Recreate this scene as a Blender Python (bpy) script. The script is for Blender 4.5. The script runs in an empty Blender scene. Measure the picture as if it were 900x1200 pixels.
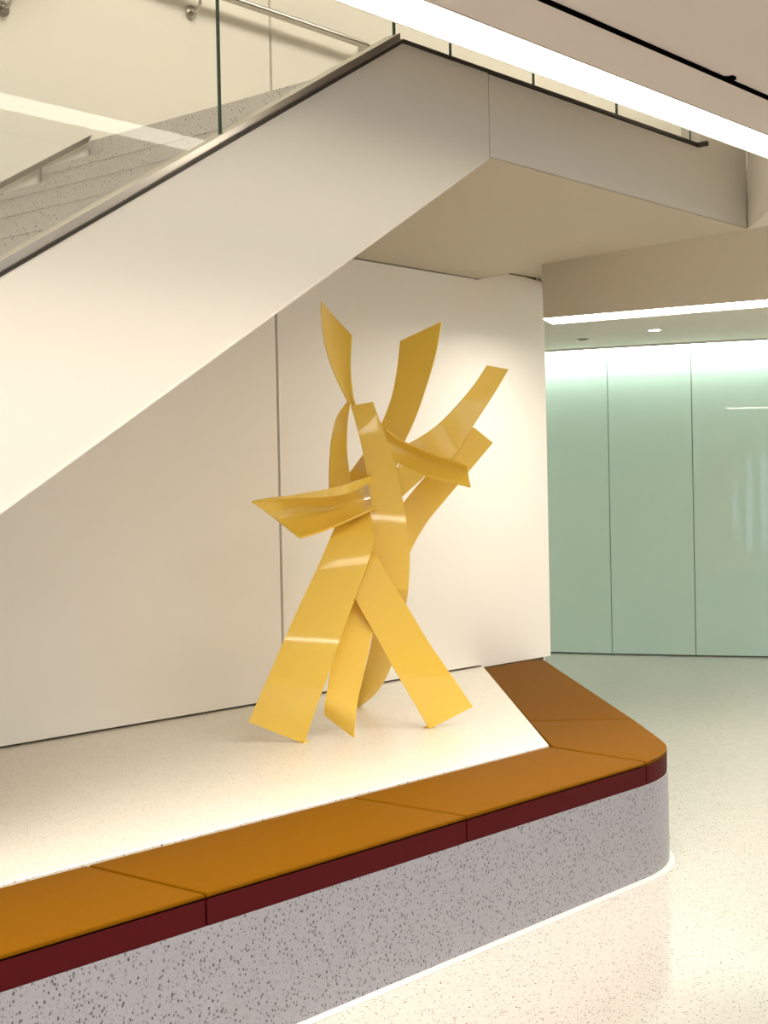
import bpy, bmesh, math, random
from mathutils import Vector, Matrix

random.seed(7)
S = bpy.context.scene
COL = S.collection

# ------------------------------------------------------------------ camera
# World: x runs along the back wall, y points into it (wall face at y = 0), z up, metres.
cam_d = bpy.data.cameras.new('camera')
cam = bpy.data.objects.new('camera', cam_d)
COL.objects.link(cam)
S.camera = cam
cam_d.sensor_fit = 'HORIZONTAL'
cam_d.sensor_width = 36.0
cam_d.lens = 36.0 * 1700.0 / 900.0
cam_d.clip_end = 200
_h = math.radians(40.5)
_p = math.atan(19 / 1700.0)
_r = math.atan(0.02)
fwd = Vector((math.cos(_h), math.sin(_h), 0))
rgt = Vector((math.sin(_h), -math.cos(_h), 0))
upv = Vector((0, 0, 1))
F = fwd * math.cos(_p) - upv * math.sin(_p)
U = upv * math.cos(_p) + fwd * math.sin(_p)
R2 = rgt * math.cos(_r) - U * math.sin(_r)
U2 = U * math.cos(_r) + rgt * math.sin(_r)
M = Matrix((R2, U2, -F)).transposed().to_4x4()
M.translation = Vector((0, -5.42, 1.55))
cam.matrix_world = M

# ------------------------------------------------------------------ world, exposure
W = bpy.data.worlds.new('daylight')
S.world = W
W.use_nodes = True
bg = W.node_tree.nodes['Background']
bg.inputs['Color'].default_value = (0.72, 0.86, 1.0, 1)
bg.inputs['Strength'].default_value = 1.25
S.view_settings.view_transform = 'Standard'
S.view_settings.look = 'None'
S.view_settings.gamma = 1.0
S.view_settings.use_curve_mapping = False
S.view_settings.exposure = 0.85
LED_NEAR = 5.0      # linear light in the ceiling edge beside the stair
LED_FAR = 14.0        # linear light under the bulkhead
LED_COVE = 9.0       # cove over the green glass
FILL_UPPER = 7.3      # added fill panels over the stair, out of view
FILL_LOBBY = 11.0      # added fill strips behind the viewer and in the passage


# the beam of the linear light beside the stair: a lensed strip, cut off at about 65 degrees
def strip_lamp(x0, x1, power):
    d = bpy.data.lights.new('linear_light_beam', 'AREA')
    d.shape = 'RECTANGLE'
    d.size, d.size_y = x1 - x0, 0.14
    d.energy = power
    d.color = (1.0, 0.945, 0.855)
    d.spread = math.radians(86)
    o = bpy.data.objects.new('linear_light_beam', d)
    o.location = ((x0 + x1) / 2, -2.765, 2.946)
    o.rotation_euler = (math.radians(9), 0, 0)      # asymmetric lens, leaning to the stair
    COL.objects.link(o)
    return o
BEAM = strip_lamp(-6.0, 12.0, 115.0)


# ------------------------------------------------------------------ materials
def new_mat(name):
    m = bpy.data.materials.new(name)
    m.use_nodes = True
    return m, m.node_tree.nodes, m.node_tree.links, m.node_tree.nodes['Principled BSDF']


def plain(name, col, rough=0.5, metal=0.0, coat=0.0, coat_rough=0.1, var=0.0, scale=6.0, bump=0.0, bscale=200.0, spec=0.5):
    m, n, l, b = new_mat(name)
    b.inputs['Base Color'].default_value = (*col, 1)
    b.inputs['Roughness'].default_value = rough
    b.inputs['Metallic'].default_value = metal
    b.inputs['Coat Weight'].default_value = coat
    b.inputs['Coat Roughness'].default_value = coat_rough
    b.inputs['Specular IOR Level'].default_value = spec
    tc = n.new('ShaderNodeTexCoord')
    if var > 0:
        nz = n.new('ShaderNodeTexNoise')
        nz.inputs['Scale'].default_value = scale
        nz.inputs['Detail'].default_value = 4
        l.new(tc.outputs['Object'], nz.inputs['Vector'])
        mx = n.new('ShaderNodeMix')
        mx.data_type = 'RGBA'
        mx.inputs['A'].default_value = (*[c * (1 - var) for c in col], 1)
        mx.inputs['B'].default_value = (*[min(1, c * (1 + var)) for c in col], 1)
        l.new(nz.outputs['Fac'], mx.inputs['Factor'])
        l.new(mx.outputs['Result'], b.inputs['Base Color'])
    if bump > 0:
        nb = n.new('ShaderNodeTexNoise')
        nb.inputs['Scale'].default_value = bscale
        nb.inputs['Detail'].default_value = 3
        l.new(tc.outputs['Object'], nb.inputs['Vector'])
        bp = n.new('ShaderNodeBump')
        bp.inputs['Strength'].default_value = bump
        bp.inputs['Distance'].default_value = 0.002
        l.new(nb.outputs['Fac'], bp.inputs['Height'])
        l.new(bp.outputs['Normal'], b.inputs['Normal'])
    return m


def terrazzo(name, base, dark, mid, rough, s1=70.0, keep=0.6, size=0.30, coat=0.0):
    """Cement matrix with scattered chips from two Voronoi layers."""
    m, n, l, b = new_mat(name)
    tc = n.new('ShaderNodeTexCoord')
    geo = n.new('ShaderNodeNewGeometry')
    cur = None
    nz = n.new('ShaderNodeTexNoise')
    nz.inputs['Scale'].default_value = 9.0
    nz.inputs['Detail'].default_value = 5
    l.new(geo.outputs['Position'], nz.inputs['Vector'])
    mx = n.new('ShaderNodeMix')
    mx.data_type = 'RGBA'
    mx.inputs['A'].default_value = (*[c * 0.94 for c in base], 1)
    mx.inputs['B'].default_value = (*[min(1, c * 1.05) for c in base], 1)
    l.new(nz.outputs['Fac'], mx.inputs['Factor'])
    cur = mx.outputs['Result']
    for i, (sc, kp, sz, lo, hi) in enumerate(((s1 * 1.9, keep - 0.12, size, mid, base), (s1, keep, size * 0.95, dark, mid))):
        mp = n.new('ShaderNodeMapping')
        mp.inputs['Rotation'].default_value = (0.4 + i, 0.7 * i + 0.3, 0.9)
        mp.inputs['Scale'].default_value = (1.0, 1.35, 0.8)
        l.new(geo.outputs['Position'], mp.inputs['Vector'])
        v = n.new('ShaderNodeTexVoronoi')
        v.inputs['Scale'].default_value = sc
        l.new(mp.outputs['Vector'], v.inputs['Vector'])
        sep = n.new('ShaderNodeSeparateColor')
        l.new(v.outputs['Color'], sep.inputs['Color'])
        # chip radius varies with the cell
        mul = n.new('ShaderNodeMath'); mul.operation = 'MULTIPLY_ADD'
        l.new(sep.outputs['Green'], mul.inputs[0]); mul.inputs[1].default_value = sz * 0.8; mul.inputs[2].default_value = sz * 0.4
        lt = n.new('ShaderNodeMath'); lt.operation = 'LESS_THAN'
        l.new(v.outputs['Distance'], lt.inputs[0]); l.new(mul.outputs[0], lt.inputs[1])
        gt = n.new('ShaderNodeMath'); gt.operation = 'GREATER_THAN'
        l.new(sep.outputs['Red'], gt.inputs[0]); gt.inputs[1].default_value = kp
        fac = n.new('ShaderNodeMath'); fac.operation = 'MULTIPLY'
        l.new(lt.outputs[0], fac.inputs[0]); l.new(gt.outputs[0], fac.inputs[1])
        cc = n.new('ShaderNodeMix'); cc.data_type = 'RGBA'
        cc.inputs['A'].default_value = (*lo, 1); cc.inputs['B'].default_value = (*hi, 1)
        l.new(sep.outputs['Blue'], cc.inputs['Factor'])
        mm = n.new('ShaderNodeMix'); mm.data_type = 'RGBA'
        l.new(fac.outputs[0], mm.inputs['Factor'])
        l.new(cur, mm.inputs['A']); l.new(cc.outputs['Result'], mm.inputs['B'])
        cur = mm.outputs['Result']
    l.new(cur, b.inputs['Base Color'])
    b.inputs['Roughness'].default_value = rough
    b.inputs['Coat Weight'].default_value = coat
    b.inputs['Coat Roughness'].default_value = 0.12
    return m


def emit(name, col, strength):
    m, n, l, b = new_mat(name)
    b.inputs['Base Color'].default_value = (0.9, 0.9, 0.9, 1)
    b.inputs['Emission Color'].default_value = (*col, 1)
    b.inputs['Emission Strength'].default_value = strength
    return m


def clear_glass(name, tint):
    m, n, l, b = new_mat(name)
    n.remove(b)
    out = n['Material Output']
    tr = n.new('ShaderNodeBsdfTransparent')
    tr.inputs['Color'].default_value = (*tint, 1)
    gl = n.new('ShaderNodeBsdfGlossy')
    gl.inputs['Roughness'].default_value = 0.0
    fr = n.new('ShaderNodeFresnel')
    fr.inputs['IOR'].default_value = 1.5
    geo = n.new('ShaderNodeNewGeometry')      # only the outer face of the pane reflects
    inv = n.new('ShaderNodeMath'); inv.operation = 'SUBTRACT'
    inv.inputs[0].default_value = 1.0
    l.new(geo.outputs['Backfacing'], inv.inputs[1])
    mu = n.new('ShaderNodeMath'); mu.operation = 'MULTIPLY'
    l.new(fr.outputs['Fac'], mu.inputs[0]); l.new(inv.outputs[0], mu.inputs[1])
    mx = n.new('ShaderNodeMixShader')
    l.new(mu.outputs[0], mx.inputs[0])
    l.new(tr.outputs[0], mx.inputs[1])
    l.new(gl.outputs[0], mx.inputs[2])
    l.new(mx.outputs[0], out.inputs['Surface'])
    return m


MAT = {
    'wall': plain('wall_panel_cream', (0.91, 0.86, 0.77), 0.55, var=0.015, scale=2.0, bump=0.05),
    'gap': plain('reveal_dark', (0.13, 0.11, 0.075), 0.7),
    'white': plain('white_lacquer_panel', (0.65, 0.61, 0.535), 0.42, var=0.01, scale=1.5),
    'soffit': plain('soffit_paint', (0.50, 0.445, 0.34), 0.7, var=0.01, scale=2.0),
    'ceil': plain('ceiling_paint', (0.66, 0.60, 0.565), 0.85, var=0.01, scale=3.0),
    'ceil_warm': plain('passage_ceiling_paint', (0.80, 0.745, 0.65), 0.8, var=0.01, scale=3.0),
    'floor': terrazzo('terrazzo_floor', (0.52, 0.49, 0.44), (0.10, 0.075, 0.05), (0.30, 0.235, 0.17), 0.22, 90.0, 0.55, 0.34, coat=0.3),
    'plat': terrazzo('terrazzo_platform', (0.78, 0.73, 0.635), (0.22, 0.16, 0.10), (0.44, 0.36, 0.27), 0.32, 95.0, 0.60, 0.30),
    'base': terrazzo('terrazzo_bench_grey', (0.36, 0.35, 0.385), (0.05, 0.05, 0.055), (0.20, 0.19, 0.20), 0.4, 104.0, 0.30, 0.38),
    'step': terrazzo('terrazzo_step', (0.60, 0.56, 0.52), (0.07, 0.07, 0.07), (0.32, 0.30, 0.28), 0.45, 95.0, 0.55, 0.32),
    'ochre': plain('leather_lit_ochre', (0.15, 0.058, 0.001), 0.55, bump=0.25, bscale=420.0, var=0.05, scale=30.0, spec=0.02),  # lit tone of the cushion leather, coloured into the tops
    'maroon': plain('leather_shaded_maroon', (0.075, 0.002, 0.003), 0.6, bump=0.2, bscale=420.0, spec=0.12),  # shaded tone of the same leather, coloured into the sides
    'yellow': plain('yellow_gloss_paint', (0.88, 0.58, 0.075), 0.38, coat=0.65, coat_rough=0.05, spec=0.4),
    'steel': plain('brushed_steel', (0.55, 0.52, 0.47), 0.3, metal=1.0),
    'dark_rim': plain('dark_bronze_channel', (0.030, 0.024, 0.016), 0.4, metal=0.3),
    'black': plain('black_metal', (0.002, 0.002, 0.002), 0.9, spec=0.0),
    'led_near': emit('led_diffuser_near', (1.0, 0.92, 0.78), LED_NEAR),
    'led_far': emit('led_diffuser_far', (1.0, 0.94, 0.84), LED_FAR),
    'led_cove': emit('led_cove_strip', (0.95, 1.0, 0.93), LED_COVE),
    'fill_up': emit('upper_fill_glow', (1.0, 0.92, 0.78), FILL_UPPER),
    'fill_lobby': emit('lobby_fill_glow', (1.0, 0.95, 0.88), FILL_LOBBY),
    'lamp_dot': emit('downlight_lens', (1.0, 0.97, 0.9), 6.0),
    'green_gap': plain('green_joint', (0.16, 0.20, 0.16), 0.6),
    'border': terrazzo('lit_floor_band', (0.68, 0.65, 0.59), (0.55, 0.5, 0.45), (0.75, 0.72, 0.68), 0.25, 95.0, 0.7, 0.25),  # pale tone imitating the band of light beside the plinth
    'glass': clear_glass('clear_glass', (0.965, 0.985, 0.965)),
    'glass_edge': plain('glass_edge_green', (0.02, 0.06, 0.04), 0.15),
    'green': plain('green_back_painted_glass', (0.59, 0.79, 0.69), 0.30, coat=1.0, coat_rough=0.02, var=0.02, scale=1.2),
}


# ------------------------------------------------------------------ mesh helpers
def link(name, me, mat, parent=None):
    o = bpy.data.objects.new(name, me)
    COL.objects.link(o)
    if mat is not None:
        for k in (mat if isinstance(mat, (list, tuple)) else [mat]):
            me.materials.append(MAT[k])
    if parent is not None:
        o.parent = parent
        o.matrix_parent_inverse = parent.matrix_world.inverted()
    return o


def empty(name, loc):
    o = bpy.data.objects.new(name, None)
    o.location = loc
    o.empty_display_size = 0.1
    COL.objects.link(o)
    bpy.context.view_layer.update()
    return o


def tag(o, label, cat, group=None):
    o['label'] = label
    o['category'] = cat
    if group:
        o['group'] = group
    return o


def struct(o, label=None):
    o['kind'] = 'structure'
    if label:
        o['label'] = label
    return o


def mesh_from(bm, name, smooth=None):
    bmesh.ops.recalc_face_normals(bm, faces=bm.faces)
    me = bpy.data.meshes.new(name)
    bm.to_mesh(me)
    bm.free()
    if smooth is not None:
        for p in me.polygons:
            p.use_smooth = True
        me.set_sharp_from_angle(angle=math.radians(smooth))
    return me


def bm_box(bm, a, b):
    x0, y0, z0 = a
    x1, y1, z1 = b
    v = [bm.verts.new(p) for p in ((x0, y0, z0), (x1, y0, z0), (x1, y1, z0), (x0, y1, z0),
                                   (x0, y0, z1), (x1, y0, z1), (x1, y1, z1), (x0, y1, z1))]
    for f in ((0, 3, 2, 1), (4, 5, 6, 7), (0, 1, 5, 4), (1, 2, 6, 5), (2, 3, 7, 6), (3, 0, 4, 7)):
        bm.faces.new([v[i] for i in f])


def box(name, a, b, mat, parent=None, bevel=0.0):
    bm = bmesh.new()
    bm_box(bm, a, b)
    if bevel > 0:
        bmesh.ops.bevel(bm, geom=bm.edges[:], offset=bevel, segments=2, affect='EDGES')
    return link(name, mesh_from(bm, name), mat, parent)


def bm_prism(bm, lo, hi):
    """Closed prism between two loops of the same count."""
    a = [bm.verts.new(p) for p in lo]
    b = [bm.verts.new(p) for p in hi]
    n = len(a)
    bm.faces.new(a[::-1])
    bm.faces.new(b)
    for i in range(n):
        bm.faces.new((a[i], a[(i + 1) % n], b[(i + 1) % n], b[i]))
    return a, b


def slab(name, pts, z0, z1, mat, parent=None, bevel_top=0.0, seg=3, smooth=None):
    bm = bmesh.new()
    a, b = bm_prism(bm, [(x, y, z0) for x, y in pts], [(x, y, z1) for x, y in pts])
    if bevel_top > 0:
        es = [e for e in bm.edges if all(v in b for v in e.verts)]
        bmesh.ops.bevel(bm, geom=es, offset=bevel_top, segments=seg, affect='EDGES', profile=0.6)
    return link(name, mesh_from(bm, name, smooth), mat, parent)


def xz_plate(name, pts, y0, y1, mat, parent=None):
    """Polygon in the xz plane, extruded along y."""
    bm = bmesh.new()
    bm_prism(bm, [(x, y0, z) for x, z in pts], [(x, y1, z) for x, z in pts])
    return link(name, mesh_from(bm, name), mat, parent)


def bm_tube(bm, path, r, n=12, cap=True):
    rings = []
    path = [Vector(p) for p in path]
    for i, p in enumerate(path):
        d = (path[min(i + 1, len(path) - 1)] - path[max(i - 1, 0)]).normalized()
        s = d.cross(Vector((0, 0, 1)))
        if s.length < 1e-3:
            s = d.cross(Vector((0, 1, 0)))
        s.normalize()
        t = s.cross(d)
        rings.append([bm.verts.new(p + s * (r * math.cos(2 * math.pi * k / n)) + t * (r * math.sin(2 * math.pi * k / n))) for k in range(n)])
    for i in range(len(rings) - 1):
        for k in range(n):
            bm.faces.new((rings[i][k], rings[i][(k + 1) % n], rings[i + 1][(k + 1) % n], rings[i + 1][k]))
    if cap:
        bm.faces.new(rings[0][::-1])
        bm.faces.new(rings[-1])


def tube(name, path, r, mat, parent=None, n=12):
    bm = bmesh.new()
    bm_tube(bm, path, r, n)
    return link(name, mesh_from(bm, name, 50), mat, parent)


def arc_fillet(p0, c, p1, t, n=8):
    """Round the corner c between p0 and p1 with tangent length t (quadratic arc)."""
    p0, c, p1 = Vector(p0), Vector(c), Vector(p1)
    a = c + (p0 - c).normalized() * t
    b = c + (p1 - c).normalized() * t
    return [tuple(a * (1 - s) ** 2 + c * 2 * s * (1 - s) + b * s * s) for s in [i / n for i in range(n + 1)]]


# ------------------------------------------------------------------ the setting
SL = 0.5866          # rise over run of the stair
fl = struct(box('floor', (-9, -13, -0.12), (16, 9, 0.0), 'floor'), 'pale speckled terrazzo floor')

# back wall: dark core with cream panels hung on it, open joints between them
wall = box('wall_back', (-6, 0.035, 0.0), (7.985, 0.24, 6.2), 'gap')
struct(wall, 'cream panelled wall under and above the stair')
SEAM = 5.497
for i, (x0, x1) in enumerate(((-6, 0.497), (0.515, SEAM - 0.009), (SEAM + 0.009, 8.02))):
    if i < 2:
        pts = [(x0, 0.484), (x1, 0.484), (x1, 6.2), (x0, 6.2)]
        xz_plate('panel', pts, 0.0, 0.04, 'wall', wall)
    else:
        # right-hand panel: below the landing its head steps up near the wall end
        xz_plate('panel', [(x0, 0.484), (7.25, 0.484), (7.25, 0.467), (x1, 0.467), (x1, 2.94), (7.80, 2.955), (7.45, 2.955), (7.31, 2.886), (x0, 2.886)], 0.0, 0.04, 'wall', wall)
        xz_plate('panel', [(x0, 2.895), (7.30, 2.895), (7.44, 2.965), (7.8, 2.985), (x1, 2.985), (x1, 6.2), (x0, 6.2)], 0.0, 0.04, 'wall', wall)
box('end_panel', (7.99, 0.045, 0.0), (8.02, 0.26, 6.2), 'wall', wall)

struct(box('wall_back', (8.03, 0.03, 3.2), (15.9, 0.24, 6.2), 'wall'), 'cream wall of the upper storey past the landing')

# ceilings
slab('ceiling', [(-9, -13), (16, -13), (16, -2.857), (-9, -2.857)], 2.95, 3.2, 'ceil')
struct(bpy.data.objects['ceiling'], 'pale lobby ceiling')
c2 = slab('ceiling', [(6.11, -2.662), (16, -2.662), (16, 9), (8.03, 9), (8.03, 0.0), (7.16, -0.6), (6.99, -1.985)], 2.9, 3.2, 'ceil_warm')
struct(c2, 'ceiling of the passage beyond the stair')
c3 = box('ceiling', (-9, -13, 6.2), (16, 0.3, 6.35), 'ceil')
struct(c3, 'upper storey ceiling')
c4 = box('ceiling', (-9, -2.856, 3.035), (16, -2.666, 3.2), 'ceil')
struct(c4, 'closing strip over the ceiling light')

# bulkhead across the passage
bk_top = [(7.115, -0.6), (6.94, -2.0), (6.75, -3.52)]
bk_bot = [(7.122, -0.6), (7.377, -1.895), (7.66, -3.33)]
def poly_at(P, s):
    s *= len(P) - 1
    k = min(int(s), len(P) - 2)
    return Vector(P[k]).lerp(Vector(P[k + 1]), s - k)
bm = bmesh.new()
NU, NV = 24, 8
ring = []
for i in range(NU + 1):
    tp, bt = poly_at(bk_top, i / NU), poly_at(bk_bot, i / NU)
    sec = [Vector((*bt.lerp(tp, v / NV), 2.575 + 0.325 * v / NV)) for v in range(NV + 1)]
    sec += [Vector((tp.x + 0.62, tp.y + 0.12, 2.9)), Vector((bt.x + 0.30, bt.y + 0.12, 2.575))]
    ring.append([bm.verts.new(p) for p in sec])
m_ = len(ring[0])
for i in range(NU):
    for k in range(m_):
        bm.faces.new((ring[i][k], ring[i][(k + 1) % m_], ring[i + 1][(k + 1) % m_], ring[i + 1][k]))
bm.faces.new(ring[0][::-1])
bm.faces.new(ring[-1])
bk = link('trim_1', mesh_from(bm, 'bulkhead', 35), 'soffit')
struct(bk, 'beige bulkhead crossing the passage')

# curved green glass wall
base_pts = [(11.20, 4.70), (11.34, 4.00), (11.49, 3.26), (11.66, 2.53), (11.853, 1.884), (12.117, 1.145), (12.40, 0.42), (12.73, -0.29), (13.12, -0.98), (13.57, -1.64), (14.08, -2.26), (14.64, -2.83)]
gw = empty('wall_right', (12.0, 1.5, 0))
struct(gw, 'curved wall of pale green glass panels')
bm = bmesh.new()
lo = [(x + 0.02, y + 0.005, 0) for x, y in base_pts]
off = [(x + 0.16, y + 0.05, 0) for x, y in base_pts[::-1]]
bm_prism(bm, lo + off, [(x, y, 3.2) for x, y, z in lo + off])
link('backing', mesh_from(bm, 'backing'), 'green_gap', gw)
for i in range(len(base_pts) - 1):
    a, b = Vector(base_pts[i]), Vector(base_pts[i + 1])
    d = (b - a).normalized()
    nrm = Vector((-d.y, d.x))
    if nrm.x > 0:
        nrm = -nrm
    a2, b2 = a + d * 0.003, b - d * 0.003
    f0, f1 = a2 + nrm * 0.012, b2 + nrm * 0.012
    slab('panel', [tuple(a2), tuple(b2), tuple(f1), tuple(f0)], 0.012, 3.19, 'green', gw)

# window walls of the lobby behind the viewer
def window_wall(name, p0, p1, n, head, label, half):
    p0, p1 = Vector(p0), Vector(p1)
    d = (p1 - p0).normalized()
    s = Vector((-d.y, d.x)) * 0.06
    L = (p1 - p0).length
    w = empty(name, (p0.x, p0.y, 0))
    struct(w, label)
    for i in range(n + 1):
        c = p0 + d * (L * i / n)
        e = d * half
        slab('mullion', [tuple(c - e - s), tuple(c + e - s), tuple(c + e + s), tuple(c - e + s)], 0.0, head, 'steel', w)
    for z0, z1 in ((0.0, 0.08), (head, 3.0)):
        slab('rail', [tuple(p0 - s), tuple(p1 - s), tuple(p1 + s), tuple(p0 + s)], z0, z1, 'white', w)
    return w

window_wall('window_1', (-9, -12.9), (16, -12.9), 16, 2.45, 'tall lobby windows facing the stair', 0.36)
window_wall('window_2', (-8.9, -12.8), (-8.9, 0), 36, 2.45, 'tall slatted lobby windows at the foot of the stair', 0.09)
struct(box('wall_front', (-9, -13, 3.2), (16, -12.9, 6.2), 'white'), 'white upper wall above the lobby windows')
struct(box('wall_left', (-9, -12.9, 3.2), (-8.9, 0.3, 6.2), 'white'), 'white upper wall at the foot of the stair')
struct(box('wall_far', (8.03, 8.9, 0.0), (15.9, 9.0, 2.9), 'wall'), 'cream wall closing the passage')
struct(box('wall_passage', (7.80, 0.262, 0.0), (7.98, 8.9, 2.9), 'wall'), 'cream side wall of the passage')
struct(box('wall_end', (15.9, -12.9, 0.0), (16, 9, 6.2), 'white'), 'white wall closing the lobby')

# ------------------------------------------------------------------ staircase
st = empty('staircase', (4.2, -1.0, 0))
tag(st, 'white-sided staircase with speckled terrazzo steps rising over the yellow sculpture', 'staircase')
YF = -1.99
def top_z(x): return 3.243 - SL * (4.178 - x)
def bot_z(x): return 2.89 - SL * (4.705 - x)
xz_plate('stringer', [(4.178, 3.232), (4.708, 3.232), (4.708, 2.89), (-0.222, 0.0), (-1.35, 0.0)], YF, YF + 0.10, 'white', st)
xz_plate('fascia_panel', [(4.714, 3.225), (6.455, 3.225), (6.455, 3.6), (6.95, 3.6), (6.95, 2.897), (4.714, 2.897)], YF, YF + 0.10, 'white', st)
xz_plate('joint', [(4.70, 3.22), (4.72, 3.22), (4.72, 2.895), (4.70, 2.895)], YF + 0.012, YF + 0.08, 'gap', st)
# return of the landing edge towards the lobby
q0, q1 = Vector((6.958, -1.99)), Vector((6.093, -2.665))
qd = (q1 - q0).normalized()
qn = Vector((qd.y, -qd.x))
if qn.x < 0:
    qn = -qn
q2 = q0 + qd * 0.006
slab('fascia_panel', [tuple(q2), tuple(q1), tuple(q1 + qn * 0.08), tuple(q2 + qn * 0.08)], 2.89, 3.6, 'white', st)
# soffits
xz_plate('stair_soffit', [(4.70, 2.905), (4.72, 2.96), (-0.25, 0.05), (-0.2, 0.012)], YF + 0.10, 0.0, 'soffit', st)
bm = bmesh.new()
A = [(4.69, YF + 0.001, 2.891), (6.955, YF + 0.001, 2.891), (7.12, -0.6, 2.892), (8.015, -0.002, 2.962), (7.45, -0.002, 2.962), (7.31, -0.002, 2.892), (4.69, -0.002, 2.892)]
va = [bm.verts.new(p) for p in A]
vb = [bm.verts.new((x, y, z + 0.005)) for x, y, z in A]
for t in ((0, 6, 5), (0, 5, 1), (1, 5, 2), (2, 5, 4), (2, 4, 3)):
    bm.faces.new([va[i] for i in t])
    bm.faces.new([vb[i] for i in t][::-1])
for i in range(len(A)):
    j = (i + 1) % len(A)
    bm.faces.new((va[i], vb[i], vb[j], va[j]))
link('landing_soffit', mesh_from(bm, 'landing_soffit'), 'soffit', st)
slab('landing_floor', [(4.28, YF + 0.10), (6.9, YF + 0.10), (7.1, -0.02), (4.28, -0.02)], 3.05, 3.225, 'step', st)
# steps: every step its own block with a nosing
RUN, RISE = 0.29, 0.17
for k in range(1, 18):
    zt = 3.225 - RISE * k
    x1 = 4.285 - RUN * (k - 1)
    if zt < 0.05:
        break
    pr = [(x1 - RUN - 0.003, zt - 0.035), (x1 - RUN - 0.003, zt), (x1 + 0.01, zt), (x1 + 0.01, zt - 0.12), (x1 - RUN, zt - 0.12 - 0.04), (x1 - RUN, zt - 0.035)]
    xz_plate('step', pr, YF + 0.10, -0.02, 'step', st)
# the top riser of the landing
xz_plate('nosing', [(4.275, 3.05), (4.275, 3.225), (4.285, 3.225), (4.285, 3.05)], YF + 0.10, -0.02, 'step', st)
# metal skirting along the wall
xz_plate('skirting', [(4.26, 3.215), (4.285, 3.255), (2.0, 3.255 - SL * 2.285), (2.0, 3.215 - SL * 2.26)], -0.022, -0.001, 'steel', st)
# rim: dark shadow channel on the top edge and a steel shoe above it on the slope
L0 = -1.2
def slope_strip(name, dz0, dz1, y0, y1, mat):
    xz_plate(name, [(L0, top_z(L0) + dz0), (4.178, 3.243 + dz0), (4.178, 3.243 + dz1), (L0, top_z(L0) + dz1)], y0, y1, mat, st)
slope_strip('rim_channel', -0.014, 0.0, YF - 0.004, YF + 0.095, 'dark_rim')
slope_strip('glazing_shoe', 0.0, 0.026, YF + 0.012, YF + 0.085, 'steel')
xz_plate('rim_channel', [(4.176, 3.227), (6.449, 3.230), (6.449, 3.246), (4.176, 3.243)], YF - 0.004, YF + 0.095, 'dark_rim', st)
box('rim_end', (6.435, YF - 0.05, 3.226), (6.453, YF + 0.02, 3.248), 'dark_rim', st)
# thin lip along the lower edge of the stringer
xz_plate('lower_lip', [(4.705, 2.886), (4.705, 2.896), (-0.21, 0.012), (-0.222, 0.001)], YF - 0.003, YF + 0.11, 'white', st)

# glass balustrade
gb = empty('glass_balustrade', (4.2, YF + 0.05, 3.24))
tag(gb, 'clear frameless glass balustrade on the sloping stair edge and landing', 'balustrade')
YG0, YG1 = YF + 0.038, YF + 0.047
def pane(x0, x1, f0, h, last=False):
    bm = bmesh.new()
    pts = [(x0, f0(x0)), (x1, f0(x1)), (x1, f0(x1) + h), (x0, f0(x0) + h)]
    bm_prism(bm, [(x, YG0, z) for x, z in pts], [(x, YG1, z) for x, z in pts])
    me = mesh_from(bm, 'pane')
    o = link('pane', me, ['glass', 'glass_edge'], gb)
    for p in me.polygons:
        if abs(p.normal.y) < 0.5:
            p.material_index = 1
for x0, x1 in ((-0.4, 0.83), (0.836, 2.055), (2.061, 3.276), (3.284, 4.174)):
    pane(x0, x1, lambda x: top_z(x) + 0.02, 1.05)
for x0, x1 in ((4.182, 4.517), (4.523, 5.086), (5.092, 5.750), (5.756, 6.44)):
    pane(x0, x1, lambda x: 3.242, 1.0)

# ------------------------------------------------------------------ linear lights and ceiling fittings
ln = empty('linear_light', (3.0, -2.765, 2.95))
tag(ln, 'long wide white linear light along the ceiling edge beside the stair', 'ceiling light')
box('diffuser', (-6.0, -2.850, 2.952), (12.0, -2.674, 3.034), 'led_near', ln)
box('housing_lip', (-6.0, -2.673, 2.949), (12.0, -2.667, 3.034), 'white', ln)
box('housing_lip', (-6.0, -2.8560, 2.948), (12.0, -2.8505, 3.034), 'white', ln)

tr = empty('ceiling_track', (4, -3.105, 2.95))
tag(tr, 'thin black track running across the pale ceiling', 'light track')
box('rail', (-5.0, -3.114, 2.943), (12.0, -3.095, 2.9505), 'black', tr)
bm = bmesh.new()
bm_box(bm, (4.53, -3.142, 2.939), (4.556, -3.118, 2.9495))
bm_box(bm, (4.525, -3.122, 2.939), (4.54, -3.112, 2.9495))
link('clip', mesh_from(bm, 'clip'), 'black', tr)

l2 = empty('linear_light', (7.4, -1.5, 2.575))
tag(l2, 'thin bright linear light along the underside of the beige bulkhead', 'ceiling light')
bm = bmesh.new()
b2 = [(7.135, -0.592), (7.385, -1.893), (7.665, -3.31)]
lo = [(x, y, 2.570) for x, y in b2] + [(x + 0.23, y + 0.09, 2.570) for x, y in b2[::-1]]
bm_prism(bm, lo, [(x, y, 2.5752) for x, y, z in lo])
link('diffuser', mesh_from(bm, 'diffuser'), 'led_far', l2)
bm = bmesh.new()
lo = [(x + 0.235, y + 0.095, 2.568) for x, y in b2] + [(x + 0.27, y + 0.11, 2.568) for x, y in b2[::-1]]
bm_prism(bm, lo, [(x, y, 2.5752) for x, y, z in lo])
link('frame', mesh_from(bm, 'frame'), 'white', l2)

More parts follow.
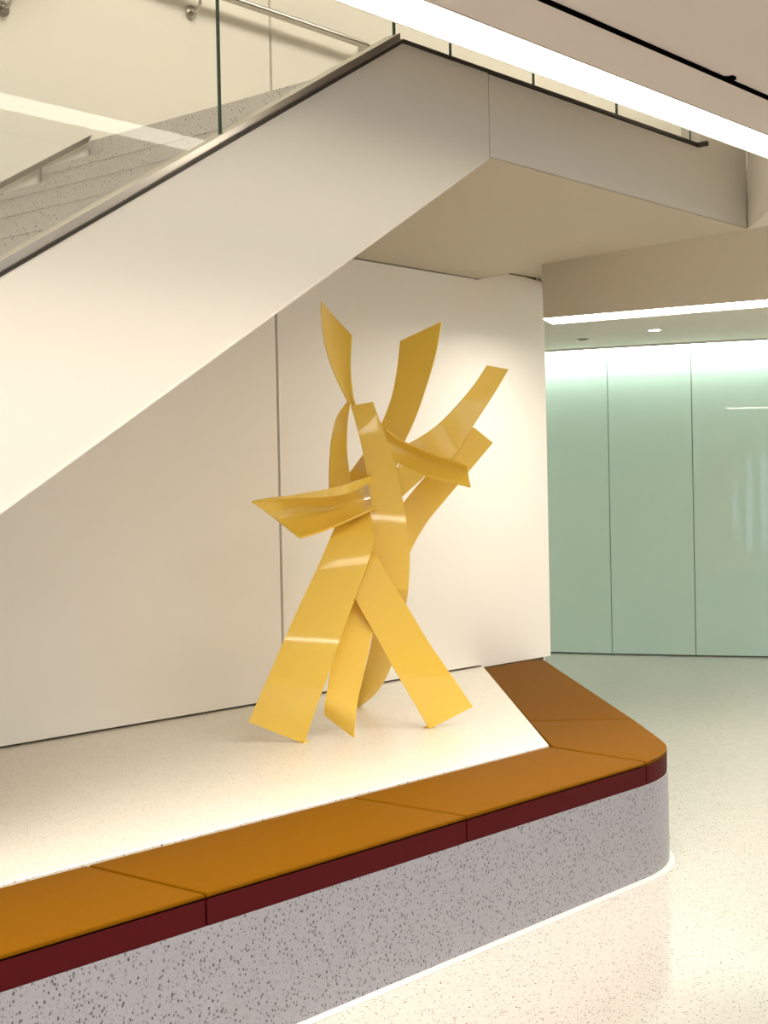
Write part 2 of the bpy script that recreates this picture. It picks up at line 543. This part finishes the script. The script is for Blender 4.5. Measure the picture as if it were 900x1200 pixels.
# cove light washing the head of the glass wall
cv = empty('cove_light', (12.0, 1.5, 2.9))
tag(cv, 'bright cove light washing the top of the green glass wall', 'cove light')
bm = bmesh.new()
for i in range(len(base_pts) - 1):
    (ax, ay), (bx, by) = base_pts[i], base_pts[i + 1]
    lo = [(ax - 0.16, ay - 0.055, 2.885), (bx - 0.16, by - 0.055, 2.885), (bx - 0.06, by - 0.022, 2.885), (ax - 0.06, ay - 0.022, 2.885)]
    bm_prism(bm, lo, [(x, y, 2.9) for x, y, z in lo])
link('diffuser', mesh_from(bm, 'diffuser'), 'led_cove', cv)
bm = bmesh.new()
for i in range(len(base_pts) - 1):
    (ax, ay), (bx, by) = base_pts[i], base_pts[i + 1]
    lo = [(ax - 0.19, ay - 0.065, 2.882), (bx - 0.19, by - 0.065, 2.882), (bx - 0.17, by - 0.057, 2.882), (ax - 0.17, ay - 0.057, 2.882)]
    bm_prism(bm, lo, [(x, y, 2.9) for x, y, z in lo])
link('baffle', mesh_from(bm, 'baffle'), 'ceil', cv)

def disc(name, c, r, h, mat, parent, n=24):
    bm = bmesh.new()
    lo = [(c[0] + r * math.cos(2 * math.pi * k / n), c[1] + r * math.sin(2 * math.pi * k / n), c[2]) for k in range(n)]
    bm_prism(bm, lo, [(x, y, z + h) for x, y, z in lo])
    return link(name, mesh_from(bm, name, 40), mat, parent)

dl = empty('downlight', (10.76, 0.745, 2.9))
tag(dl, 'small lit round downlight in the ceiling before the green glass', 'downlight')
disc('trim_ring', (10.76, 0.745, 2.893), 0.065, 0.0075, 'white', dl)
disc('lens', (10.76, 0.745, 2.890), 0.048, 0.006, 'lamp_dot', dl)
dl = empty('downlight', (10.905, 1.547, 2.9))
tag(dl, 'small unlit grey round downlight in the ceiling near the wall end', 'downlight')
disc('trim_ring', (10.905, 1.547, 2.893), 0.065, 0.0075, 'steel', dl)
disc('lens', (10.905, 1.547, 2.890), 0.045, 0.006, 'gap', dl)

# added fill lamps, unseen: over the upper storey and in the lobby
for x, lab in ((-2.0, 'added warm fill panel high above the foot of the stair'), (2.5, 'added warm fill panel high above the middle of the stair'), (7.0, 'added warm fill panel high above the landing end')):
    p = box('upper_fill_panel', (x, -2.6, 6.17), (x + 2.6, -1.7, 6.2005), 'fill_up')
    tag(p, lab, 'ceiling light')
for y, lab in ((-5.3, 'added fill strip in the lobby ceiling nearest the stair'), (-8.0, 'added fill strip across the middle of the lobby ceiling'), (-10.7, 'added fill strip in the lobby ceiling along the windows')):
    p = empty('linear_light', (1.0, y, 2.95))  # made-up strip for fill and for highlights on the sculpture
    tag(p, lab, 'ceiling light')
    box('diffuser', (-2.5, y - 0.09, 2.935), (4.5, y + 0.09, 2.9498), 'fill_lobby', p)
    box('frame', (-2.52, y - 0.11, 2.938), (4.52, y - 0.09, 2.9498), 'white', p)
    box('frame', (-2.52, y + 0.09, 2.938), (4.52, y + 0.11, 2.9498), 'white', p)

for (x, y0, y1), lab in (((9.3, 3.6, 8.4), 'added fill strip in the passage ceiling behind the cream wall'), ((10.2, -9.0, -3.4), 'added fill strip in the lobby ceiling before the green glass')):  # unseen fill strips added to brighten the green glass
    zc = 2.9 if y0 > 0 else 2.95
    p = empty('linear_light', (x, (y0 + y1) / 2, zc))
    tag(p, lab, 'ceiling light')
    box('diffuser', (x - 0.1, y0, zc - 0.015), (x + 0.1, y1, zc - 0.0002), 'fill_lobby', p)
    box('frame', (x - 0.12, y0, zc - 0.012), (x - 0.1, y1, zc - 0.0002), 'white', p)
    box('frame', (x + 0.1, y0, zc - 0.012), (x + 0.12, y1, zc - 0.0002), 'white', p)

# ------------------------------------------------------------------ handrail on the far stair wall
hr = empty('handrail', (5.0, -0.08, 4.1))
tag(hr, 'round steel handrail on the cream wall above the stair', 'handrail')
XL = 4.20
path = [(x, -0.075, 4.075 - SL * (XL - x)) for x in (-0.5, 1.0, 2.5, 3.6, 4.13)] + [(XL + 0.02, -0.075, 4.080), (XL + 0.15, -0.075, 4.085), (5.5, -0.075, 4.083), (6.17, -0.075, 4.080), (6.20, -0.068, 4.080), (6.215, -0.045, 4.080), (6.218, 0.0, 4.080)]
tube('rail', path, 0.020, 'steel', hr, 14)
def bracket(x, z):
    bm = bmesh.new()
    n = 20
    lo = [(x + 0.034 * math.cos(2 * math.pi * k / n), 0.0, z + 0.034 * math.sin(2 * math.pi * k / n)) for k in range(n)]
    bm_prism(bm, lo, [(a, -0.012, c) for a, b, c in lo])
    mid = [(x + 0.016 * math.cos(2 * math.pi * k / n), -0.012, z + 0.016 * math.sin(2 * math.pi * k / n)) for k in range(n)]
    bm_prism(bm, mid, [(a, -0.03, c) for a, b, c in mid])
    o = link('bracket', mesh_from(bm, 'bracket', 40), 'steel', hr)
    pth = [(x, -0.02, z), (x, -0.055, z + 0.005), (x, -0.073, z + 0.03), (x, -0.075, z + 0.10)]
    bm = bmesh.new()
    bm_tube(bm, pth, 0.008, 10)
    link('arm', mesh_from(bm, 'arm', 50), 'steel', o)
for x in (2.6, 3.818):
    bracket(x, 4.075 - SL * (XL - x) - 0.122)
bracket(4.933, 3.98)

# ------------------------------------------------------------------ platform and bench
pl = slab('display_platform', [(0.62, -1.917), (5.156, -1.917), (7.25, -0.02), (7.245, 0.034), (0.62, 0.034)], 0.0, 0.472, 'plat', bevel_top=0.004, seg=1)
tag(pl, 'low terrazzo display platform carrying the yellow sculpture', 'platform')

YC = -2.44
END_A, END_B = (5.611, -2.181), (7.784, -0.124)
CORNER = (5.337, YC)
outer = arc_fillet((3, YC), CORNER, END_B, 0.30, 10)
def sl(p, q, t): return (p[0] + (q[0] - p[0]) * t, p[1] + (q[1] - p[1]) * t)
dE = Vector((END_B[0] - END_A[0], END_B[1] - END_A[1])).normalized()
nE = Vector((dE.y, -dE.x))
IN_C, IN_E = (5.160, -1.921), (7.256, -0.022)
# plinth
ci = (CORNER[0] + 0.004, YC - 0.002)
ei = (7.83 - 0.02, -0.100)
oi = arc_fillet((3, YC - 0.002), ci, ei, 0.30, 12)
bp = slab('bench_plinth', [(0.62, -1.919), (0.62, YC - 0.002)] + oi + [ei, (7.815, -0.003), (7.255, -0.003), (5.158, -1.919)], 0.0, 0.372, 'base', smooth=30)
tag(bp, 'grey speckled terrazzo bench plinth under the leather cushions', 'bench')

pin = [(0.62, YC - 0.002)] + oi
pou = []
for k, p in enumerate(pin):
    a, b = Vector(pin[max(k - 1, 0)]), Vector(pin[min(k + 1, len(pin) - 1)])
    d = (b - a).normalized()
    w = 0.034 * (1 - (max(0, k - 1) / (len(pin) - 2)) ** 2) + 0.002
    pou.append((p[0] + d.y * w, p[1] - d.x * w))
br = slab('floor_light_band', [(x, y + 0.002) for x, y in pin] + pou[::-1], -0.01, 0.003, 'border')  # added strip, stands in for light falling on the floor
struct(br, 'pale painted band of light along the foot of the bench')

def cushion(pts, label, group=None):
    c = empty('bench_cushion', (sum(p[0] for p in pts) / len(pts), sum(p[1] for p in pts) / len(pts), 0.372))
    tag(c, label, 'cushion', group)
    slab('side_band', pts, 0.373, 0.452, 'maroon', c, smooth=35)
    slab('top_pad', pts, 0.447, 0.464, 'ochre', c, bevel_top=0.011, seg=4, smooth=35)
    return c

g = 0.004
S1, S2, S3 = 2.70, 3.885, 5.105
def rect(x0, x1): return [(x0 + g, YC), (x1 - g, YC), (x1 - g, -1.921), (x0 + g, -1.921)]
cushion(rect(0.625, 1.515), 'long ochre bench cushion nearest the foot of the stair')
cushion(rect(1.515, S1), 'long ochre bench cushion next to the one at the stair foot')
cushion(rect(S1, S2), 'long ochre bench cushion directly in front of the sculpture')
cushion([(S2 + g, YC), (5.045, YC), (5.075 - g, YC + 0.002), (5.156 - g, -1.921), (S2 + g, -1.921)], 'long ochre bench cushion ending at the platform corner')
n1, n2 = (5.678, -1.452), (6.012, -1.822)
oc = [p for p in outer if p[0] > 5.09]
cushion([(5.080, YC + 0.003)] + oc + [sl(n2, END_A, 0.015), (n1[0] - 0.004, n1[1] - 0.004), (5.166, -1.925)], 'ochre corner cushion with rounded end of the bench')
cushion([(n1[0] + 0.004, n1[1] + 0.002), (n2[0] + 0.004, n2[1] + 0.006), (7.80, -0.105), (7.80, -0.006), (7.262, -0.006)], 'ochre cushion with maroon shaded sides on the slanting end of the bench by the wall')

# ------------------------------------------------------------------ the sculpture
PLATES = [
    ('leg_plate', (0, 0), 'wide slanting plate whose glossy face catches the ceiling light', [
        ((4.446, -0.814, 0.567), (4.603, -1.003, 0.467)),
        ((4.504, -0.861, 0.726), (4.638, -1.035, 0.602)),
        ((4.573, -0.903, 0.895), (4.692, -1.072, 0.768)),
        ((4.654, -0.940, 1.068), (4.752, -1.099, 0.934)),
        ((4.742, -0.972, 1.235), (4.839, -1.128, 1.137)),
        ((4.809, -0.986, 1.355), (4.919, -1.143, 1.306)),
        ((4.865, -0.978, 1.427), (4.955, -1.125, 1.393)),
        ((4.972, -0.925, 1.518), (5.014, -1.055, 1.477)),
    ]),
    ('leg_plate', (0, 0), None, [
        ((5.208, -1.220, 0.470), (5.373, -1.349, 0.563)),
        ((5.127, -1.183, 0.619), (5.270, -1.303, 0.722)),
        ((5.044, -1.145, 0.771), (5.176, -1.251, 0.877)),
        ((4.974, -1.106, 0.919), (5.087, -1.207, 1.039)),
        ((4.924, -1.070, 1.030), (5.020, -1.165, 1.166)),
        ((4.891, -1.030, 1.132), (4.970, -1.119, 1.292)),
        ((4.894, -0.977, 1.216), (4.976, -1.055, 1.392)),
    ]),
    ('spine_plate', (0, 0), None, [
        ((5.050, -0.916, 1.971), (5.117, -0.995, 1.988)),
        ((5.050, -0.941, 1.902), (5.130, -1.034, 1.879)),
        ((5.053, -0.977, 1.774), (5.142, -1.082, 1.743)),
        ((5.054, -1.004, 1.646), (5.151, -1.118, 1.608)),
        ((5.049, -1.031, 1.496), (5.150, -1.150, 1.454)),
        ((5.025, -1.036, 1.320), (5.144, -1.176, 1.285)),
        ((5.013, -1.057, 1.117), (5.120, -1.182, 1.118)),
    ]),
    ('leaf_plate', (0.01, 0.01), None, [
        ((4.897, -0.882, 2.449), (5.000, -0.975, 2.292)),
        ((4.904, -0.878, 2.352), (5.012, -0.959, 2.219)),
        ((4.927, -0.875, 2.248), (5.024, -0.944, 2.142)),
        ((4.970, -0.881, 2.136), (5.040, -0.933, 2.072)),
        ((5.024, -0.893, 2.038), (5.062, -0.922, 2.010)),
        ((5.060, -0.897, 1.984), (5.084, -0.918, 1.968)),
    ]),
    ('curved_back_plate', (0, 0), None, [
        ((5.062, -0.884, 1.993), (5.077, -0.886, 1.981)),
        ((5.045, -0.834, 1.927), (5.090, -0.857, 1.895)),
        ((5.027, -0.815, 1.831), (5.100, -0.839, 1.783)),
        ((5.011, -0.813, 1.719), (5.111, -0.838, 1.687)),
        ((4.992, -0.824, 1.599), (5.119, -0.849, 1.589)),
        ((4.995, -0.829, 1.479), (5.127, -0.861, 1.476)),
    ]),
    ('top_plate', (0, 0), None, [
        ((5.422, -0.915, 2.298), (5.524, -1.094, 2.384)),
        ((5.388, -0.923, 2.171), (5.478, -1.090, 2.230)),
        ((5.346, -0.923, 2.038), (5.430, -1.067, 2.073)),
        ((5.299, -0.901, 1.914), (5.376, -1.022, 1.890)),
        ((5.251, -0.847, 1.789), (5.327, -0.952, 1.737)),
        ((5.200, -0.774, 1.672), (5.269, -0.870, 1.629)),
        ((5.178, -0.703, 1.579), (5.250, -0.803, 1.536)),
    ]),
    ('arm_plate', (0, 0), None, [
        ((5.621, -1.288, 2.165), (5.702, -1.353, 2.145)),
        ((5.571, -1.247, 2.076), (5.650, -1.309, 2.035)),
        ((5.509, -1.200, 1.987), (5.594, -1.262, 1.929)),
        ((5.437, -1.140, 1.894), (5.539, -1.214, 1.824)),
        ((5.370, -1.078, 1.830), (5.487, -1.170, 1.731)),
        ((5.303, -1.016, 1.783), (5.411, -1.098, 1.664)),
        ((5.242, -0.960, 1.740), (5.337, -1.027, 1.625)),
    ]),
    ('broad_arm_plate', (0, 0), None, [
        ((5.627, -1.193, 1.874), (5.687, -1.264, 1.795)),
        ((5.560, -1.146, 1.798), (5.622, -1.221, 1.710)),
        ((5.485, -1.098, 1.717), (5.549, -1.175, 1.616)),
        ((5.402, -1.057, 1.628), (5.463, -1.131, 1.516)),
        ((5.308, -1.010, 1.516), (5.374, -1.090, 1.412)),
        ((5.220, -0.986, 1.413), (5.283, -1.062, 1.278)),
        ((5.162, -0.997, 1.314), (5.227, -1.075, 1.184)),
    ]),
    ('crossing_plate', (0.05, 0.05), None, [
        ((5.202, -1.003, 1.859), (5.191, -1.024, 1.713)),
        ((5.268, -1.036, 1.810), (5.237, -1.079, 1.676)),
        ((5.312, -1.103, 1.772), (5.273, -1.167, 1.642)),
        ((5.345, -1.204, 1.729), (5.311, -1.258, 1.616)),
        ((5.390, -1.334, 1.685), (5.357, -1.374, 1.583)),
    ]),
    ('wedge_plate', (0, 0), None, [
        ((5.138, -1.030, 1.777), (5.121, -1.046, 1.483)),
        ((5.167, -1.081, 1.712), (5.153, -1.083, 1.521)),
        ((5.203, -1.138, 1.674), (5.177, -1.110, 1.544)),
        ((5.240, -1.198, 1.639), (5.238, -1.195, 1.635)),
    ]),
    ('wing_plate', (0.06, 0.17), 'trough-shaped plate pointing away from the spine', [
        ((4.488, -0.820, 1.535), (4.622, -0.979, 1.371)),
        ((4.569, -0.884, 1.550), (4.693, -1.016, 1.390)),
        ((4.657, -0.956, 1.557), (4.787, -1.049, 1.421)),
        ((4.761, -1.031, 1.563), (4.855, -1.097, 1.455)),
        ((4.868, -1.063, 1.584), (4.945, -1.095, 1.478)),
        ((5.077, -1.015, 1.634), (5.095, -1.038, 1.499)),
    ]),
    ('lip_plate', (0, 0), None, [
        ((4.565, -0.887, 1.548), (4.565, -0.887, 1.545)),
        ((4.650, -0.963, 1.567), (4.650, -0.963, 1.548)),
        ((4.754, -1.038, 1.587), (4.753, -1.038, 1.551)),
        ((4.857, -1.074, 1.611), (4.856, -1.073, 1.568)),
        ((5.070, -1.022, 1.646), (5.069, -1.022, 1.618)),
    ]),
    ('middle_leg_plate', (0, 0), None, [
        ((4.970, -0.937, 1.282), (5.034, -1.110, 1.062)),
        ((4.921, -0.950, 1.128), (4.964, -1.095, 0.919)),
        ((4.862, -0.968, 0.938), (4.929, -1.097, 0.830)),
        ((4.811, -0.979, 0.788), (4.890, -1.098, 0.730)),
        ((4.779, -0.985, 0.696), (4.856, -1.099, 0.645)),
        ((4.754, -0.990, 0.626), (4.827, -1.107, 0.558)),
        ((4.773, -0.971, 0.568), (4.834, -1.089, 0.469)),
    ]),
    ('back_leg_plate', (-0.02, -0.02), None, [
        ((5.156, -0.990, 1.274), (5.244, -1.094, 1.272)),
        ((5.195, -0.947, 1.111), (5.282, -1.048, 1.108)),
        ((5.251, -0.875, 1.003), (5.338, -0.978, 1.004)),
        ((5.347, -0.760, 0.846), (5.425, -0.852, 0.814)),
        ((5.457, -0.614, 0.678), (5.547, -0.689, 0.661)),
        ((5.510, -0.524, 0.567), (5.579, -0.574, 0.546)),
        ((5.534, -0.461, 0.494), (5.550, -0.481, 0.470)),
    ]),
]


def catmull(p0, p1, p2, p3, t):
    return 0.5 * ((2 * p1) + (-p0 + p2) * t + (2 * p0 - 5 * p1 + 4 * p2 - p3) * t * t + (-p0 + 3 * p1 - 3 * p2 + p3) * t ** 3)


def resample(pts, sub):
    out = []
    n = len(pts)
    for i in range(n - 1):
        p0 = pts[i - 1] if i > 0 else pts[0] * 2 - pts[1]
        p3 = pts[i + 2] if i + 2 < n else pts[-1] * 2 - pts[-2]
        for k in range(sub):
            out.append(catmull(p0, pts[i], pts[i + 1], p3, k / sub))
    out.append(pts[-1])
    return out


def bent_plate(name, stations, bow, parent, thick=0.010, sub=4, across=8):
    """Rolled steel plate: a curved sheet between two edges, given real thickness."""
    Lp = resample([Vector(a) for a, b in stations], sub)
    Rp = resample([Vector(b) for a, b in stations], sub)
    rows, cols = len(Lp), across + 1
    away = Vector((0.76, 0.65, 0))
    grid = []
    for i in range(rows):
        row = []
        for j in range(cols):
            t = j / across
            p = Lp[i].lerp(Rp[i], t)
            b_ = bow[0] + (bow[1] - bow[0]) * i / (rows - 1)
            p = p + away * (b_ * 4 * t * (1 - t))
            row.append(p)
        grid.append(row)
    nrm = []
    for i in range(rows):
        r = []
        for j in range(cols):
            du = grid[min(i + 1, rows - 1)][j] - grid[max(i - 1, 0)][j]
            dv = grid[i][min(j + 1, cols - 1)] - grid[i][max(j - 1, 0)]
            nn = du.cross(dv)
            if nn.length < 1e-9:
                nn = Vector((0.76, 0.65, 0))
            nn.normalize()
            r.append(nn)
        nrm.append(r)
    bm = bmesh.new()
    f = [[bm.verts.new(grid[i][j] + nrm[i][j] * (thick / 2)) for j in range(cols)] for i in range(rows)]
    b = [[bm.verts.new(grid[i][j] - nrm[i][j] * (thick / 2)) for j in range(cols)] for i in range(rows)]
    for i in range(rows - 1):
        for j in range(cols - 1):
            bm.faces.new((f[i][j], f[i][j + 1], f[i + 1][j + 1], f[i + 1][j]))
            bm.faces.new((b[i][j], b[i + 1][j], b[i + 1][j + 1], b[i][j + 1]))
    for i in range(rows - 1):
        for j in (0, cols - 1):
            bm.faces.new((f[i][j], f[i + 1][j], b[i + 1][j], b[i][j]))
    for j in range(cols - 1):
        for i in (0, rows - 1):
            bm.faces.new((f[i][j], f[i][j + 1], b[i][j + 1], b[i][j]))
    return link(name, mesh_from(bm, name, 40), 'yellow', parent)


sc = empty('sculpture', (5.0, -1.0, 0.472))
tag(sc, 'tall abstract sculpture of curved glossy yellow steel plates on the platform', 'sculpture')
for name, bow, lab, stn in PLATES:
    o = bent_plate(name, stn, bow, sc)
    if lab:
        o['label'] = lab
for x, y in ((4.605, -0.998), (5.222, -1.213)):
    bm = bmesh.new()
    bm_box(bm, (x - 0.018, y - 0.012, 0.4715), (x + 0.018, y + 0.022, 0.479))
    bm_box(bm, (x - 0.008, y - 0.004, 0.479), (x + 0.008, y + 0.012, 0.496))
    link('foot_tab', mesh_from(bm, 'foot_tab'), 'yellow', sc)
